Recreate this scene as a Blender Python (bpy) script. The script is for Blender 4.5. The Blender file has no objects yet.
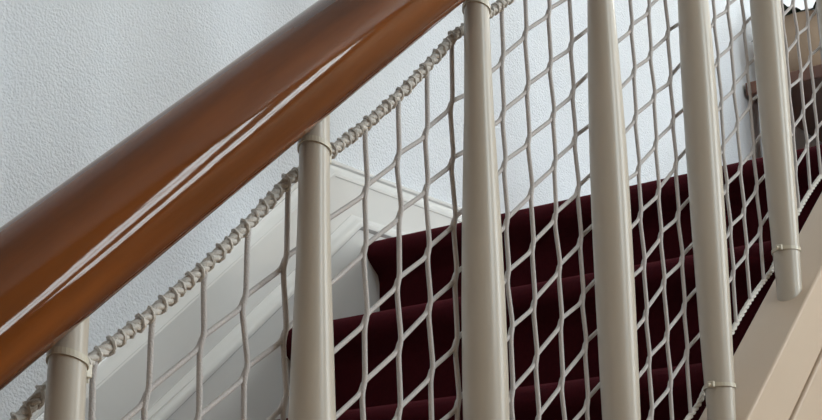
import bpy, bmesh, math, random
from mathutils import Vector, Matrix
random.seed(7)

# ------------------------------------------------------------------ geometry of the place (metres)
G = 0.23                       # going between two balusters
K = 1.08 * G                   # going of one step
ZC = 1.59                      # eye height above the hall floor
TAN = 0.8706                   # pitch of the flight
PITCH = math.atan(TAN)
BX, BY, BZ = 2.6653*G, 3.2337*G, 0.8531*G + ZC    # foot of the rail above the first baluster in view
H = 3.300*G                    # baluster height
RAIL_R, RAIL_UP = 0.1707*G, 0.2569*G
RISE = K*TAN
NX, NZ = 8.95*K, 3.17*K + ZC   # landing nosing
YS = 7.33*K                    # face of the wall string
YW = YS + 0.040                # plaster wall
X_END, X_LOW, Y_NEAR = 7.2, -2.4, -4.6
Z_CEIL = NZ + 4.10
def pz(x, v=0.0):              # height of the pitch line (+ v spacings) over x
    return BZ + (x-BX)*TAN + v*G

# ------------------------------------------------------------------ camera
sc = bpy.context.scene
col = sc.collection
cam_d = bpy.data.cameras.new('camera'); cam = bpy.data.objects.new('camera', cam_d); col.objects.link(cam)
cam_d.sensor_width = 36.0; cam_d.lens = 1492.3*36/822; cam_d.clip_start = 0.02
yaw, pit, rol = 0.655175, 0.286879, -0.010281
fw = Vector((math.cos(yaw)*math.cos(pit), math.sin(yaw)*math.cos(pit), math.sin(pit)))
rt = Vector((math.sin(yaw), -math.cos(yaw), 0)); up = rt.cross(fw)
r2 = math.cos(rol)*rt + math.sin(rol)*up; u2 = -math.sin(rol)*rt + math.cos(rol)*up
m = Matrix((r2, u2, -fw)).transposed().to_4x4(); m.translation = (0, 0, ZC)
cam.matrix_world = m
sc.camera = cam

# ------------------------------------------------------------------ light
sc.view_settings.view_transform = 'Standard'; sc.view_settings.look = 'None'
sc.view_settings.gamma = 1.0; sc.view_settings.use_curve_mapping = False
sc.view_settings.exposure = 0.14
w = bpy.data.worlds.new('world'); sc.world = w; w.use_nodes = True
w.node_tree.nodes['Background'].inputs[0].default_value = (0.80, 0.90, 1.0, 1)
w.node_tree.nodes['Background'].inputs[1].default_value = 1.0

def area(name, loc, aim, sx, sy, power, colr):
    d = bpy.data.lights.new(name, 'AREA'); d.shape = 'RECTANGLE'; d.size = sx; d.size_y = sy
    d.energy = power; d.color = colr
    o = bpy.data.objects.new(name, d); col.objects.link(o); o.location = loc
    o.rotation_euler = (Vector(aim)).to_track_quat('-Z', 'Z').to_euler()
    return o
# daylight just outside the landing window (end wall) and outside the hall window (near wall), plus two openings added for their light
WA = (0.50, 1.10, NZ+0.90, NZ+2.35)         # y0,y1,z0,z1 of the landing window
NEAR_W = [(4.15, 5.10, ZC+1.00, ZC+4.60, 165, (0.92, 0.965, 1.0)),   # x0,x1,z0,z1, power, colour: two tall windows side by side
          (5.75, 6.70, ZC+1.00, ZC+4.60, 165, (0.92, 0.965, 1.0)),
          (0.60, 2.00, ZC+1.60, ZC+3.60, 115, (0.88, 0.95, 1.0))]    # and an unseen one added to brighten the left of the far wall
WF = (-1.30, 0.10, NZ+2.70, NZ+3.80)          # unseen high opening added in the end wall for a glint on the skirting
area('fanlight_fill', (X_END+0.16, (WF[0]+WF[1])/2, (WF[2]+WF[3])/2), (-1, 0, 0), WF[1]-WF[0], WF[3]-WF[2], 120, (0.97, 0.985, 1.0))
area('daylight_landing_window', (X_END+0.16, (WA[0]+WA[1])/2, (WA[2]+WA[3])/2), (-1, 0, 0), WA[1]-WA[0], WA[3]-WA[2], 45, (0.95, 0.98, 1.0))
for q in NEAR_W:
    area('hall_daylight_and_fill', ((q[0]+q[1])/2, Y_NEAR-0.16, (q[2]+q[3])/2), (0, 1, 0), q[1]-q[0], q[3]-q[2], q[4], q[5])  # the last lamp is added fill for the far wall

# ------------------------------------------------------------------ materials
def mat(name, base, rough=0.5, bump=None, vary=None, spec=0.5, coat=0.0, sheen=0.0, stretch=(1, 1, 1), coat_rough=0.05):
    M = bpy.data.materials.new(name); M.use_nodes = True
    nt = M.node_tree; N = nt.nodes; L = nt.links; b = N['Principled BSDF']
    b.inputs['Base Color'].default_value = (*base, 1); b.inputs['Roughness'].default_value = rough
    b.inputs['Specular IOR Level'].default_value = spec
    b.inputs['Coat Weight'].default_value = coat; b.inputs['Coat IOR'].default_value = 1.36; b.inputs['Coat Roughness'].default_value = coat_rough
    if sheen:
        b.inputs['Sheen Weight'].default_value = sheen; b.inputs['Sheen Roughness'].default_value = 0.4
        b.inputs['Sheen Tint'].default_value = (min(1, base[0]*6), base[1]*6, base[2]*6, 1)
    tc = N.new('ShaderNodeTexCoord'); mp = N.new('ShaderNodeMapping'); mp.inputs['Scale'].default_value = stretch
    L.new(tc.outputs['Object'], mp.inputs['Vector'])
    if vary:                   # (scale, second colour, detail)
        n = N.new('ShaderNodeTexNoise'); n.inputs['Scale'].default_value = vary[0]; n.inputs['Detail'].default_value = vary[2]
        L.new(mp.outputs[0], n.inputs['Vector'])
        r = N.new('ShaderNodeValToRGB'); r.color_ramp.elements[0].position = 0.3; r.color_ramp.elements[1].position = 0.7
        r.color_ramp.elements[0].color = (*base, 1); r.color_ramp.elements[1].color = (*vary[1], 1)
        L.new(n.outputs['Fac'], r.inputs['Fac']); L.new(r.outputs['Color'], b.inputs['Base Color'])
    if bump:                   # list of (scale, strength, distance, detail)
        prev = None
        for s, st, di, de in bump:
            n = N.new('ShaderNodeTexNoise'); n.inputs['Scale'].default_value = s; n.inputs['Detail'].default_value = de
            L.new(mp.outputs[0], n.inputs['Vector'])
            bp = N.new('ShaderNodeBump'); bp.inputs['Strength'].default_value = st; bp.inputs['Distance'].default_value = di
            L.new(n.outputs['Fac'], bp.inputs['Height'])
            if prev: L.new(prev.outputs['Normal'], bp.inputs['Normal'])
            prev = bp
        L.new(prev.outputs['Normal'], b.inputs['Normal'])
        if coat: L.new(prev.outputs['Normal'], b.inputs['Coat Normal'])
    return M
PLASTER = mat('wall_plaster', (0.71, 0.745, 0.80), 0.75, bump=[(200, 0.65, 0.004, 1.5), (80, 0.2, 0.005, 2)], vary=(3, (0.69, 0.715, 0.75), 3))
CEIL = mat('ceiling_paint', (0.80, 0.80, 0.79), 0.8, bump=[(150, 0.1, 0.002, 2)])
GLOSS = mat('white_gloss_paint', (0.565, 0.515, 0.45), 0.30, bump=[(14, 0.06, 0.004, 2)], vary=(6, (0.535, 0.485, 0.415), 3))
SKIRT = mat('skirting_gloss_paint', (0.74, 0.735, 0.72), 0.16, bump=[(22, 0.10, 0.004, 2)], vary=(5, (0.70, 0.70, 0.69), 2))
STRINGP = mat('string_paint', (0.60, 0.48, 0.37), 0.5, bump=[(18, 0.06, 0.004, 2)], vary=(7, (0.57, 0.45, 0.345), 3))
WOOD = mat('varnished_wood', (0.070, 0.020, 0.005), 0.5, spec=0.0, bump=[(9, 0.12, 0.002, 3), (40, 0.10, 0.0008, 2)], vary=(6, (0.21, 0.062, 0.013), 6), coat=0.85, stretch=(.5, 4, 4), coat_rough=0.055)
TABLEW = mat('table_wood', (0.16, 0.055, 0.025), 0.4, vary=(12, (0.10, 0.035, 0.018), 4), coat=0.3)
CARPET = mat('red_carpet', (0.060, 0.006, 0.010), 0.95, bump=[(900, 0.5, 0.003, 2)], vary=(220, (0.045, 0.005, 0.009), 3), sheen=0.35, spec=0.1)
CORD = mat('net_cord', (0.55, 0.515, 0.505), 0.7, bump=[(700, 0.5, 0.002, 2)])
ROPE = mat('border_rope', (0.68, 0.645, 0.60), 0.6, bump=[(600, 0.5, 0.002, 2)])
TIE = mat('cable_tie_nylon', (0.64, 0.60, 0.50), 0.3)
OCHRE = mat('hall_wall_paint', (0.42, 0.32, 0.22), 0.75, bump=[(200, 0.4, 0.004, 2)])
FLOORM = mat('hall_floor', (0.40, 0.25, 0.14), 0.4, vary=(4, (0.32, 0.19, 0.10), 5))
WICKER = mat('tan_clay', (0.42, 0.31, 0.22), 0.7, bump=[(120, 0.2, 0.003, 2)], vary=(12, (0.36, 0.26, 0.18), 3))
LEAF = mat('dark_leaf', (0.012, 0.022, 0.012), 0.35, vary=(30, (0.02, 0.04, 0.02), 2))
SOIL = mat('soil', (0.03, 0.02, 0.015), 0.9)
DARKPOT = mat('dark_glaze', (0.05, 0.045, 0.03), 0.25, vary=(15, (0.03, 0.03, 0.022), 3))
GLASS = bpy.data.materials.new('window_glass'); GLASS.use_nodes = True
_n = GLASS.node_tree; _n.nodes.clear()
_o = _n.nodes.new('ShaderNodeOutputMaterial'); _t = _n.nodes.new('ShaderNodeBsdfTransparent'); _t.inputs[0].default_value = (0.96, 0.98, 0.97, 1)
_n.links.new(_t.outputs[0], _o.inputs[0])

# ------------------------------------------------------------------ mesh helpers
def mesh_obj(name, verts, faces, material, parent=None, smooth=False, sharp=35):
    me = bpy.data.meshes.new(name); me.from_pydata([tuple(v) for v in verts], [], faces); me.update()
    bm = bmesh.new(); bm.from_mesh(me); bmesh.ops.recalc_face_normals(bm, faces=bm.faces); bm.to_mesh(me); bm.free()
    if smooth:
        me.polygons.foreach_set('use_smooth', [True]*len(me.polygons))
        me.set_sharp_from_angle(angle=math.radians(sharp))
    me.materials.append(material)
    o = bpy.data.objects.new(name, me); col.objects.link(o)
    if parent: o.parent = parent
    return o
def empty(name, label, cat, loc=(0, 0, 0), group=None):
    o = bpy.data.objects.new(name, None); col.objects.link(o); o.location = loc; o.empty_display_size = 0.05
    o['label'] = label; o['category'] = cat
    if group: o['group'] = group
    return o
def tag(o, label, cat, group=None):
    o['label'] = label; o['category'] = cat
    if group: o['group'] = group
    return o
def struct(o): o['kind'] = 'structure'; return o
def box(x0, x1, y0, y1, z0, z1, V=None, F=None):
    V = [] if V is None else V; F = [] if F is None else F; b = len(V)
    V += [(x, y, z) for x in (x0, x1) for y in (y0, y1) for z in (z0, z1)]
    F += [tuple(b+i for i in f) for f in ((0, 1, 3, 2), (4, 6, 7, 5), (0, 4, 5, 1), (2, 3, 7, 6), (0, 2, 6, 4), (1, 5, 7, 3))]
    return V, F
def bevel(o, wd, seg=2):
    md = o.modifiers.new('bevel', 'BEVEL'); md.width = wd; md.segments = seg; md.limit_method = 'ANGLE'; md.angle_limit = math.radians(40)
    return o
def lathe(prof, n=24, cx=0, cy=0, cz=0, shear_top=0, shear_bot=0, closed=True):
    V, F = [], []
    for j, (r, z) in enumerate(prof):
        sh = shear_bot if j == 0 else (shear_top if j == len(prof)-1 else 0)
        for i in range(n):
            a = 2*math.pi*i/n; dx = r*math.cos(a)
            V.append((cx+dx, cy+r*math.sin(a), cz+z+dx*sh))
    for j in range(len(prof)-1):
        for i in range(n):
            F.append((j*n+i, j*n+(i+1) % n, (j+1)*n+(i+1) % n, (j+1)*n+i))
    if closed:
        F.append(tuple(range(n-1, -1, -1))); F.append(tuple((len(prof)-1)*n+i for i in range(n)))
    return V, F
def tube(pts, rad, n=7, V=None, F=None, cap=True):
    V = [] if V is None else V; F = [] if F is None else F; b = len(V)
    pts = [Vector(p) for p in pts]; N = len(pts); prev = None
    for i, p in enumerate(pts):
        t = (pts[min(i+1, N-1)]-pts[max(i-1, 0)]).normalized()
        if prev is None:
            a = Vector((0, 1, 0)) if abs(t.y) < 0.9 else Vector((1, 0, 0))
            e = (a - a.dot(t)*t).normalized()
        else:
            e = (prev - prev.dot(t)*t).normalized()
        prev = e; f = t.cross(e)
        r = rad(i) if callable(rad) else rad
        for k in range(n):
            q = 2*math.pi*k/n; V.append(p + r*(math.cos(q)*e + math.sin(q)*f))
    for i in range(N-1):
        for k in range(n):
            F.append((b+i*n+k, b+i*n+(k+1) % n, b+(i+1)*n+(k+1) % n, b+(i+1)*n+k))
    if cap:
        F.append(tuple(b+k for k in range(n-1, -1, -1))); F.append(tuple(b+(N-1)*n+k for k in range(n)))
    return V, F
def prism(poly, y0, y1):       # polygon in x,z extruded along y
    n = len(poly)
    V = [(x, y0, z) for x, z in poly] + [(x, y1, z) for x, z in poly]
    F = [tuple(range(n)), tuple(range(2*n-1, n-1, -1))] + [(i, (i+1) % n, n+(i+1) % n, n+i) for i in range(n)]
    return V, F
def sweep(path, section, closed_path=False):   # path of (x,z) mitred, section of (dy, dn): n is normal to the path in the wall plane
    V, F = [], []; N = len(path); ns = len(section)
    for i, (x, z) in enumerate(path):
        d0 = Vector((path[i][0]-path[i-1][0], path[i][1]-path[i-1][1])).normalized() if i else None
        d1 = Vector((path[i+1][0]-x, path[i+1][1]-z)).normalized() if i < N-1 else None
        if d0 is None: d0 = d1
        if d1 is None: d1 = d0
        n0 = Vector((-d0.y, d0.x)); n1 = Vector((-d1.y, d1.x)); mm = (n0+n1).normalized(); k = 1/max(0.2, mm.dot(n0))
        for dy, dn in section: V.append((x+mm.x*dn*k, dy, z+mm.y*dn*k))
    for i in range(N-1):
        for j in range(ns):
            F.append((i*ns+j, i*ns+(j+1) % ns, (i+1)*ns+(j+1) % ns, (i+1)*ns+j))
    F.append(tuple(range(ns))); F.append(tuple((N-1)*ns+j for j in range(ns-1, -1, -1)))
    return V, F
def wall_with_holes(fixed, axis, a0, a1, z0, z1, holes, th):
    V, F = [], []
    lo, hi = (fixed, fixed+th) if th > 0 else (fixed+th, fixed)
    def b(p0, p1, q0, q1):
        if axis == 'x': box(lo, hi, p0, p1, q0, q1, V, F)
        else: box(p0, p1, lo, hi, q0, q1, V, F)
    x = a0
    for h0, h1, hz0, hz1 in sorted(holes):
        b(x, h0, z0, z1); b(h0, h1, z0, hz0); b(h0, h1, hz1, z1); x = h1
    b(x, a1, z0, z1)
    return V, F

# ------------------------------------------------------------------ the room
struct(mesh_obj('wall_far', *box(X_LOW, X_END, YW, YW+0.15, 0, Z_CEIL), PLASTER))
struct(mesh_obj('wall_low', *box(X_LOW-0.15, X_LOW, Y_NEAR, YW, 0, Z_CEIL), OCHRE))
struct(mesh_obj('wall_end', *wall_with_holes(X_END, 'x', Y_NEAR, YW, 0, Z_CEIL, [WA, WF], 0.15), OCHRE))
struct(mesh_obj('wall_near', *wall_with_holes(Y_NEAR, 'y', X_LOW, X_END, 0, Z_CEIL, [q[:4] for q in NEAR_W], -0.15), OCHRE))
struct(mesh_obj('ceiling', *box(X_LOW, X_END, Y_NEAR, YW, Z_CEIL, Z_CEIL+0.1), CEIL))
struct(mesh_obj('floor', *box(X_LOW, X_END, Y_NEAR, YW, -0.1, 0), FLOORM))
def window(name, axis, fixed, hole, sg=1):
    a0, a1, z0, z1 = hole; f = 0.05; mx = (a0+a1)/2; mz = z0+(z1-z0)*0.68
    V, F = [], []
    def b(p0, p1, q0, q1, d0, d1, V, F):
        if axis == 'x': box(fixed+sg*d0, fixed+sg*d1, p0, p1, q0, q1, V, F)
        else: box(p0, p1, fixed-d1, fixed-d0, q0, q1, V, F)
    for r in ((a0, a0+f, z0, z1), (a1-f, a1, z0, z1), (a0+f, a1-f, z0, z0+f), (a0+f, a1-f, z1-f, z1)): b(*r, 0.04, 0.11, V, F)
    root = struct(mesh_obj(name, V, F, GLOSS))
    V, F = [], []; b(mx-0.02, mx+0.02, z0+f, z1-f, 0.05, 0.10, V, F); mesh_obj('mullion', V, F, GLOSS, root)
    V, F = [], []; b(a0+f, mx-0.02, mz-0.015, mz+0.015, 0.05, 0.10, V, F); b(mx+0.02, a1-f, mz-0.015, mz+0.015, 0.05, 0.10, V, F); mesh_obj('transom', V, F, GLOSS, root)
    for p0, p1 in ((a0+f, mx-0.02), (mx+0.02, a1-f)):
        for q0, q1 in ((z0+f, mz-0.015), (mz+0.015, z1-f)):
            V, F = [], []; b(p0, p1, q0, q1, 0.072, 0.076, V, F); mesh_obj('pane', V, F, GLASS, root)
    V, F = [], []; b(a0-0.04, a1+0.04, z0-0.03, z0, -0.06, 0.04, V, F); mesh_obj('window_sill', V, F, GLOSS, root)
window('window_1', 'x', X_END, WA)
window('window_5', 'x', X_END, WF)  # added opening high up, out of view
for k, q in enumerate(NEAR_W): window('window_%d' % (k+2), 'y', Y_NEAR, q[:4])  # the last one frames the added fill opening

# ------------------------------------------------------------------ wall skirting that climbs with the flight and levels out at the landing
def skirt_path(off_land, off_slope):   # heights above the landing / above the nosing line
    zl = NZ+off_land; zn = NZ+off_slope
    xm = NX+(zl-zn)/TAN
    xb = X_LOW+0.8
    return [(xb, zn+(xb-NX)*TAN), (xm, zl), (X_END, zl)]
TOP_L, TOP_S = 0.61*K, 0.955*K
LOW_L, LOW_S = 0.170*K, 0.285*K
# broad face board behind the mouldings
pth = skirt_path(TOP_L, TOP_S)
face = struct(mesh_obj('baseboard_far', *sweep(pth, [(YW, -0.03), (YW-0.028, -0.03), (YW-0.028, -0.225), (YW, -0.225)]), SKIRT))
sec = [(YW, 0.000), (YW-0.014, 0.000), (YW-0.017, -0.003), (YW-0.017, -0.008), (YW-0.013, -0.011), (YW-0.014, -0.017), (YW-0.019, -0.024), (YW-0.027, -0.031), (YW-0.0295, -0.035), (YW-0.0295, -0.040), (YW, -0.040)]
mesh_obj('top_moulding', *sweep([(x, z+0.002) for x, z in pth], sec), SKIRT, face, smooth=True, sharp=28)
sec = [(YW-0.013, 0.004), (YW-0.030, 0.003), (YW-0.034, -0.003), (YW-0.039, -0.008), (YW-0.046, -0.010), (YW-0.049, -0.015), (YW-0.048, -0.023), (YW-0.041, -0.027), (YW-0.013, -0.027)]
mesh_obj('lower_bead', *sweep(skirt_path(LOW_L, LOW_S), sec), SKIRT, face, smooth=True, sharp=50)

# ------------------------------------------------------------------ the carpeted flight
flight = empty('staircase', 'staircase with dark red carpeted steps and a pale painted string', 'staircase', (NX, (BY+YS)/2, 0))
fl = flight.location
def rel(V): return [(v[0]-fl[0], v[1]-fl[1], v[2]-fl[2]) for v in V]
Y_ST0, Y_ST1 = 3.105*G, 3.385*G       # near and far face of the outer string
NST = 11
def step_profile(depth):
    R = 0.026; p = []
    p.append((depth, 0.0)); p.append((R, 0.0))
    for i in range(1, 8):
        a = math.pi/2 + math.pi*0.80*i/7
        p.append((R+R*math.cos(a), -R+R*math.sin(a)))
    x, z = p[-1]
    p += [(x+0.010, z-0.009), (0.036, -0.068), (0.040, -0.085)]
    p += [(0.041, -RISE+0.001), (depth, -RISE+0.001)]
    return p
for i in range(NST):
    depth = K+0.039 if i else K+0.039
    poly = [(NX-i*K+a, NZ-i*RISE+b) for a, b in step_profile(depth)]
    V, F = prism(poly, Y_ST1-0.002, YS)
    o = mesh_obj('step', rel(V), F, CARPET, flight, smooth=True, sharp=50)
struct(mesh_obj('floor_landing', *box(NX+K+0.04, X_END, Y_ST0, YW, NZ-0.22, NZ), CARPET))
# wall string (below the lower bead) and outer string
xb = NX-(NZ)/TAN-0.15
zl = NZ+LOW_S-0.026; xm = NX+(LOW_L-LOW_S)/TAN
poly = [(xb, 0), (xb, max(0.02, zl+(xb-NX)*TAN)), (xm, NZ+LOW_L-0.026), (NX+K+0.03, NZ+LOW_L-0.026), (NX+K+0.03, NZ-0.2), (NX, NZ-0.25), (xb+0.45, 0)]
V, F = prism(poly, YS, YW-0.0285); mesh_obj('wall_string', rel(V), F, SKIRT, flight)
def slope_board(v0, v1, y0, y1, x0, x1, floor=False):
    poly = [(x0, max(0, pz(x0, v0))), (x1, pz(x1, v0)), (x1, pz(x1, v1)), (x0, max(0, pz(x0, v1)))]
    return prism(poly, y0, y1)
XT0, XT1 = BX-4.4*G, NX+0.06
V, F = slope_board(-3.30, -3.685, Y_ST0, Y_ST1, XT0, XT1); bevel(mesh_obj('outer_string', rel(V), F, STRINGP, flight), 0.003)
V, F = slope_board(-3.685, -3.715, Y_ST0+0.010, Y_ST1, XT0, XT1); mesh_obj('string_groove', rel(V), F, STRINGP, flight)
V, F = slope_board(-3.715, -4.6, Y_ST0, Y_ST1, XT0, XT1); bevel(mesh_obj('string_apron', rel(V), F, STRINGP, flight), 0.003)
x0 = BX-4.4*G; zt = lambda x: max(0.0, pz(x, -4.6))
xz = BX+(0-BZ+4.6*G)/TAN
poly = [(xz+0.02, 0), (XT1, 0), (XT1, zt(XT1)), ]
V, F = prism(poly, Y_ST0+0.012, Y_ST1-0.02); mesh_obj('spandrel_panel', rel(V), F, STRINGP, flight)

# ------------------------------------------------------------------ balustrade
bal = empty('balustrade', 'white turned balusters under a thick polished brown wooden handrail', 'balustrade', (BX, BY, BZ-H))
bl = bal.location
def relb(V): return [(v[0]-bl[0], v[1]-bl[1], v[2]-bl[2]) for v in V]
# handrail: round section with a slightly flattened underside, along the pitch
NR = 48
def rail_section():
    s = []
    for i in range(NR):
        a = 2*math.pi*i/NR
        s.append((RAIL_R*math.cos(a), RAIL_R*math.sin(a)))
    return s
dx0, dx1 = BX-4.7*G, NX+0.25
D = Vector((math.cos(PITCH), 0, math.sin(PITCH))); Nn = Vector((-math.sin(PITCH), 0, math.cos(PITCH))); Yv = Vector((0, 1, 0))
L = (dx1-dx0)/math.cos(PITCH); nseg = 60
V, F = [], []; S = rail_section()
for j in range(nseg+1):        # local frame: x along the rail, so the grain runs lengthwise
    for a, b in S: V.append((L*j/nseg, a, b))
for j in range(nseg):
    for i in range(NR): F.append((j*NR+i, j*NR+(i+1) % NR, (j+1)*NR+(i+1) % NR, (j+1)*NR+i))
F.append(tuple(range(NR))); F.append(tuple(nseg*NR+i for i in range(NR-1, -1, -1)))
rail = mesh_obj('handrail', V, F, WOOD, bal, smooth=True, sharp=60)
rail.location = (dx0-bl[0], 0, pz(dx0)+RAIL_UP-bl[2]); rail.rotation_euler = (0, -PITCH, 0)
rail['label'] = 'polished brown wooden handrail'
PROF = [(-3.30, .069), (-3.23, .069), (-3.1, .0735), (-2.8, .080), (-2.4, .0850), (-2.0, .0885), (-1.6, .0890), (-1.3, .0860), (-1.0, .0785), (-.75, .0700), (-.5, .0605), (-.3, .0560), (-.12, .0535), (0, .0530), (.10, .0530)]
NB = {0: -0.02, 3: 3.03, 4: 4.01, 5: 4.955}
def bn(n): return NB.get(n, n)
V, F = lathe([(r*G, (v+3.30)*G) for v, r in PROF], 28, shear_top=TAN, shear_bot=TAN)
proto = mesh_obj('baluster', V, F, GLOSS, bal, smooth=True, sharp=50)
BAL = [0, 1, 2, 3, 4, 5, 6, -1, -2, -3]
for i, n in enumerate(BAL):
    o = proto if i == 0 else proto.copy()
    if i: col.objects.link(o); o.parent = bal
    o.location = (bn(n)*G, 0, bn(n)*G*TAN)
# newels that end the rail at the hall floor and on the landing
def newel(x, z0, z1):
    pr = [(.050, 0), (.050, .10), (.046, .11), (.040, .13), (.043, (z1-z0)*.35), (.037, (z1-z0)*.75), (.046, (z1-z0)-.10), (.048, (z1-z0)-.03), (.030, (z1-z0)-.008), (.012, (z1-z0))]
    V, F = lathe(pr, 20, x, BY, z0); return mesh_obj('newel_post', relb(V), F, GLOSS, bal, smooth=True, sharp=45)
newel(BX-4.72*G-0.03, 0, pz(BX-4.72*G)+0.16)
newel(NX+0.27, NZ, pz(NX+0.25)+0.16)

# ------------------------------------------------------------------ safety net
YN = BY+0.112*G
net = empty('safety_net', 'white knotted safety netting stretched behind the stair balusters', 'net', (BX, YN, BZ-H))
nl = net.location
def reln(V): return [(v[0]-nl[0], v[1]-nl[1], v[2]-nl[2]) for v in V]
DX, X_I0 = 0.1947, 0.400
I0, I1 = -8, 31                       # strands
ROWS = [-.445-.2425*j for j in range(11)]
CR = 0.0100*G
def border_v(u, top):                 # sag between balusters
    f = u - math.floor(u)
    if top: return -.140 - .055*math.sin(math.pi*f)**0.8
    return -3.185 + .055*math.sin(math.pi*f)
def NP(u, v, dy=0): return (BX+u*G, YN+dy, pz(BX+u*G, v))
knots = {}
SHIFT = [(-9, 0), (.0, 0), (.2, -.045), (.4, -.02), (.6, 0), (1.15, 0), (1.35, .03), (1.55, .04), (1.75, .035), (1.95, .012), (2.2, 0), (9, 0)]
def shift(u):                         # the net is pulled unevenly between its ties
    for (a, p), (b, q) in zip(SHIFT, SHIFT[1:]):
        if a <= u <= b: return u+p+(q-p)*(u-a)/(b-a)
    return u
for i in range(I0, I1+1):
    for j, v in enumerate(ROWS):
        knots[i, j] = (shift(X_I0+DX*i)+random.uniform(-.010, .010), v+random.uniform(-.014, .014))
KH, KX = .016, .009
def curve_pts(P, sub=3, cut=.032*G):   # polyline with softened corners
    P = [Vector(p) for p in P]; out = [P[0]]
    for a in range(1, len(P)-1):
        d0 = P[a-1]-P[a]; d1 = P[a+1]-P[a]; c0 = min(cut, d0.length*.48); c1 = min(cut, d1.length*.48)
        A_ = P[a]+d0.normalized()*c0; B_ = P[a]+d1.normalized()*c1
        for q in range(sub+1):
            t = q/sub; out.append(A_*(1-t)**2+P[a]*2*t*(1-t)+B_*t*t)
    out.append(P[-1]); return out
for i in range(I0, I1+1):
    u = shift(X_I0+DX*i); P = [NP(u+.012, border_v(u+.012, True)), NP(u+.006, border_v(u, True)-.06)]
    for j in range(len(ROWS)):
        x, v = knots[i, j]
        P += [NP(x+KX, v+KH, -CR*.35), NP(x-KX, v-KH, -CR*.35)]
    P += [NP(u, border_v(u, False))]
    V, F = tube(curve_pts(P, 3), CR, 7); mesh_obj('upright_cord', reln(V), F, CORD, net, smooth=True, sharp=60)
for j in range(len(ROWS)):
    P = []
    for i in range(I0, I1+1):
        x, v = knots[i, j]
        P += [NP(x-KX*.6, v-KH*.9, CR*.35), NP(x+KX*.6, v+KH*.9, CR*.35)]
    V, F = tube(curve_pts(P, 3), CR*.95, 7); mesh_obj('slanting_cord', reln(V), F, CORD, net, smooth=True, sharp=60)
U0, U1 = X_I0+DX*I0-.05, X_I0+DX*I1+.05
def rope(name, top, rad, strand, pitch, lash):
    V, F = [], []; n = int((U1-U0)*90)
    cl = []
    for a in range(n+1):
        u = U0+(U1-U0)*a/n; cl.append((u, border_v(u, top)))
    for sidx in range(3):
        P = []
        for u, v in cl:
            ph = 2*math.pi*(u/pitch+sidx/3)
            P.append(Vector(NP(u, v))+rad*math.cos(ph)*Yv+rad*math.sin(ph)*Nn)
        tube(P, strand, 6, V, F)
    o = mesh_obj(name, reln(V), F, ROPE, net, smooth=True, sharp=60)
    if lash:                          # thin cord wound round the border
        V, F = [], []; P = []
        m_ = n*2
        for a in range(m_+1):
            u = U0+(U1-U0)*a/m_; v = border_v(u, top); ph = -2*math.pi*u/.040 + .9*math.sin(u*31)
            rr = rad+strand+.0002+.0005*math.sin(u*57+1.3)
            P.append(Vector(NP(u, v))+rr*math.cos(ph)*Yv+rr*math.sin(ph)*Nn)
        tube(P, .0014, 5, V, F)
        mesh_obj('lashing', reln(V), F, ROPE, o, smooth=True, sharp=60)
rope('top_border_rope', True, .0023, .0025, .075, True)
rope('bottom_border_rope', False, .0018, .0018, .10, False)

# ------------------------------------------------------------------ cable ties that hold the net to the balusters
def tie(n, top, label):
    v = -.055 if top else (-3.06 if n == 5 else -3.12)
    u = bn(n); r = (.0536 if top else .0742)*G
    c = Vector((BX+u*G, BY, pz(BX+u*G, v)))
    root = empty('cable_tie', label, 'cable tie', c, 'cable ties at the rail end of the net' if top else 'cable ties at the string end of the net')
    yb = r+.0012
    tilt = -.25 if top else -.1
    P = []
    for a in range(33):
        q = 2*math.pi*a/32; x = (r+.0003)*math.cos(q); y = (r+.0003)*math.sin(q)
        P.append((x, y, max(0, y)*tilt + (-.004 if top else 0)*math.cos(q)))
    V, F = [], []; hw, th = .0022, .0010
    for p in P:
        d = Vector((p[0], p[1], 0)).normalized()*th; p = Vector(p)
        V += [p+Vector((0, 0, hw)), p+d+Vector((0, 0, hw)), p+d-Vector((0, 0, hw)), p-Vector((0, 0, hw))]
    for a in range(32):
        for k in range(4): F.append((a*4+k, a*4+(k+1) % 4, a*4+4+(k+1) % 4, a*4+4+k))
    mesh_obj('band', V, F, TIE, root)
    if top:
        hx, hy, hz = r+.0015, .002, -.004
        V, F = box(hx, hx+.0055, hy-.004, hy+.004, hz-.006, hz+.003); bevel(mesh_obj('head', V, F, TIE, root), .001)
        V, F = tube([(hx+.003, hy, hz-.005), (hx+.004, hy, hz-.009)], .0018, 6); mesh_obj('tail', V, F, TIE, root)
    else:
        V, F = box(-r-.0060, -r-.0012, -.004, .004, -.0035, .0035); bevel(mesh_obj('head', V, F, TIE, root), .001)
        V, F = tube([(-r-.005, 0, 0), (-r-.010, .001, -.001)], .0017, 6); mesh_obj('tail', V, F, TIE, root)
names = {0: 'leftmost baluster', 1: 'second baluster from the left', 2: 'third baluster from the left', 3: 'fourth baluster from the left', 4: 'fifth baluster from the left', 5: 'rightmost baluster'}
for n in range(6):
    tie(n, True, 'pale cable tie round the top of the '+names[n])
    tie(n, False, 'pale cable tie round the foot of the '+names[n])

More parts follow.
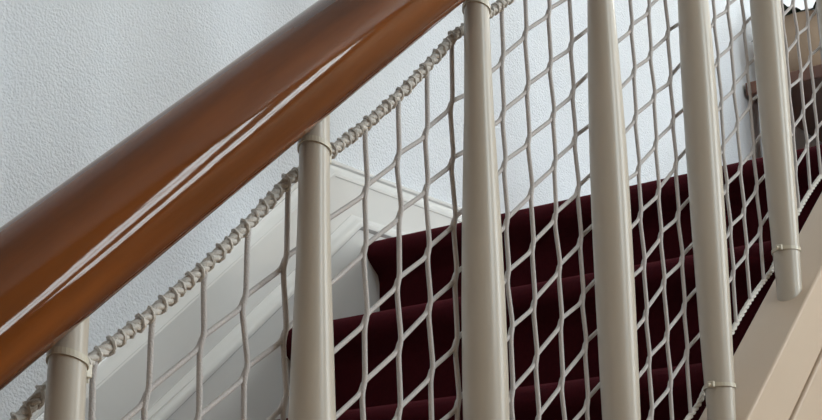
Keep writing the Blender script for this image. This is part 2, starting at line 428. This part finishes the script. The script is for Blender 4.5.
# ------------------------------------------------------------------ things on the landing
TX, TY1, TZ = 4.150, 1.852, 1.59+1.712     # back left corner of the table top
tbl = empty('side_table', 'brown wooden table standing on the upper landing against the wall', 'table', (TX+0.45, TY1-0.32, NZ))
def tb(name, x0, x1, y0, y1, z0, z1):
    V, F = box(x0-tbl.location[0], x1-tbl.location[0], y0-tbl.location[1], y1-tbl.location[1], z0-NZ, z1-NZ)
    return bevel(mesh_obj(name, V, F, TABLEW, tbl), .004)
tb('table_top', TX, TX+0.95, TY1-0.64, TY1, TZ-0.042, TZ)
for lx in (TX+0.03, TX+0.88):
    for ly in (TY1-0.07, TY1-0.61): tb('leg', lx, lx+0.04, ly, ly+0.04, NZ, TZ-0.042)
tb('apron', TX+0.07, TX+0.88, TY1-0.605, TY1-0.58, TZ-0.075, TZ-0.042)
tb('shade_panel', TX+0.075, TX+0.875, TY1-0.598, TY1-0.582, NZ+0.03, TZ-0.082)  # added panel, keeps window light off the wall under the table
# tan pot with a dark-leaved plant
PX, PY = TX+0.15, TY1-0.175
pl = empty('potted_plant', 'dark leaved plant in a tan pot on the brown landing table', 'plant', (PX, PY, TZ))
V, F = lathe([(.098, 0), (.108, .01), (.122, .07), (.128, .13), (.124, .185), (.126, .192), (.118, .195), (.112, .185), (.114, .15), (.09, .145)], 32)
bk = mesh_obj('pot', V, F, WICKER, pl, smooth=True, sharp=60); bk.scale = (1.12, 1.12, 1.0)
V, F = lathe([(.120, .150), (.10, .158), (.05, .165)], 24); mesh_obj('soil', V, F, SOIL, pl, smooth=True)
for k in range(26):
    a = 2*math.pi*k/26+random.uniform(-.2, .2); ln = random.uniform(.14, .22); wd = random.uniform(.018, .028); el = random.uniform(.75, 1.35)
    V, F = [], []; ns = 8; drop = random.uniform(.5, 1.6)
    for s in range(ns+1):
        t = s/ns; rr = .03+ln*t*math.cos(el)*(1+.3*t); zz = .155+ln*t*math.sin(el)-ln*drop*.55*t*t*t
        wdt = wd*math.sin(math.pi*min(1, t*.93+.07))**.8
        c = Vector((rr*math.cos(a), rr*math.sin(a), zz)); sd = Vector((-math.sin(a), math.cos(a), 0))
        V += [c-sd*wdt, c-Vector((0, 0, wdt*.35)), c+sd*wdt, c+Vector((0, 0, .0012-wdt*.30))]
    for s in range(ns):
        for q in range(4): F.append((s*4+q, s*4+(q+1) % 4, s*4+4+(q+1) % 4, s*4+4+q))
    mesh_obj('leaf', V, F, LEAF, pl, smooth=True, sharp=80)
# dark pot on the landing floor in front of the table
V, F = lathe([(.05, 0), (.075, .01), (.105, .09), (.112, .16), (.095, .23), (.06, .27), (.055, .30), (.066, .32), (.058, .32), (.048, .30), (.05, .25)], 28)
o = mesh_obj('floor_pot', V, F, DARKPOT, smooth=True, sharp=60); o.location = (3.11, 1.11, NZ); o.scale = (1, 1, 1.22)
tag(o, 'dark rounded pot standing on the landing in front of the table', 'pot')
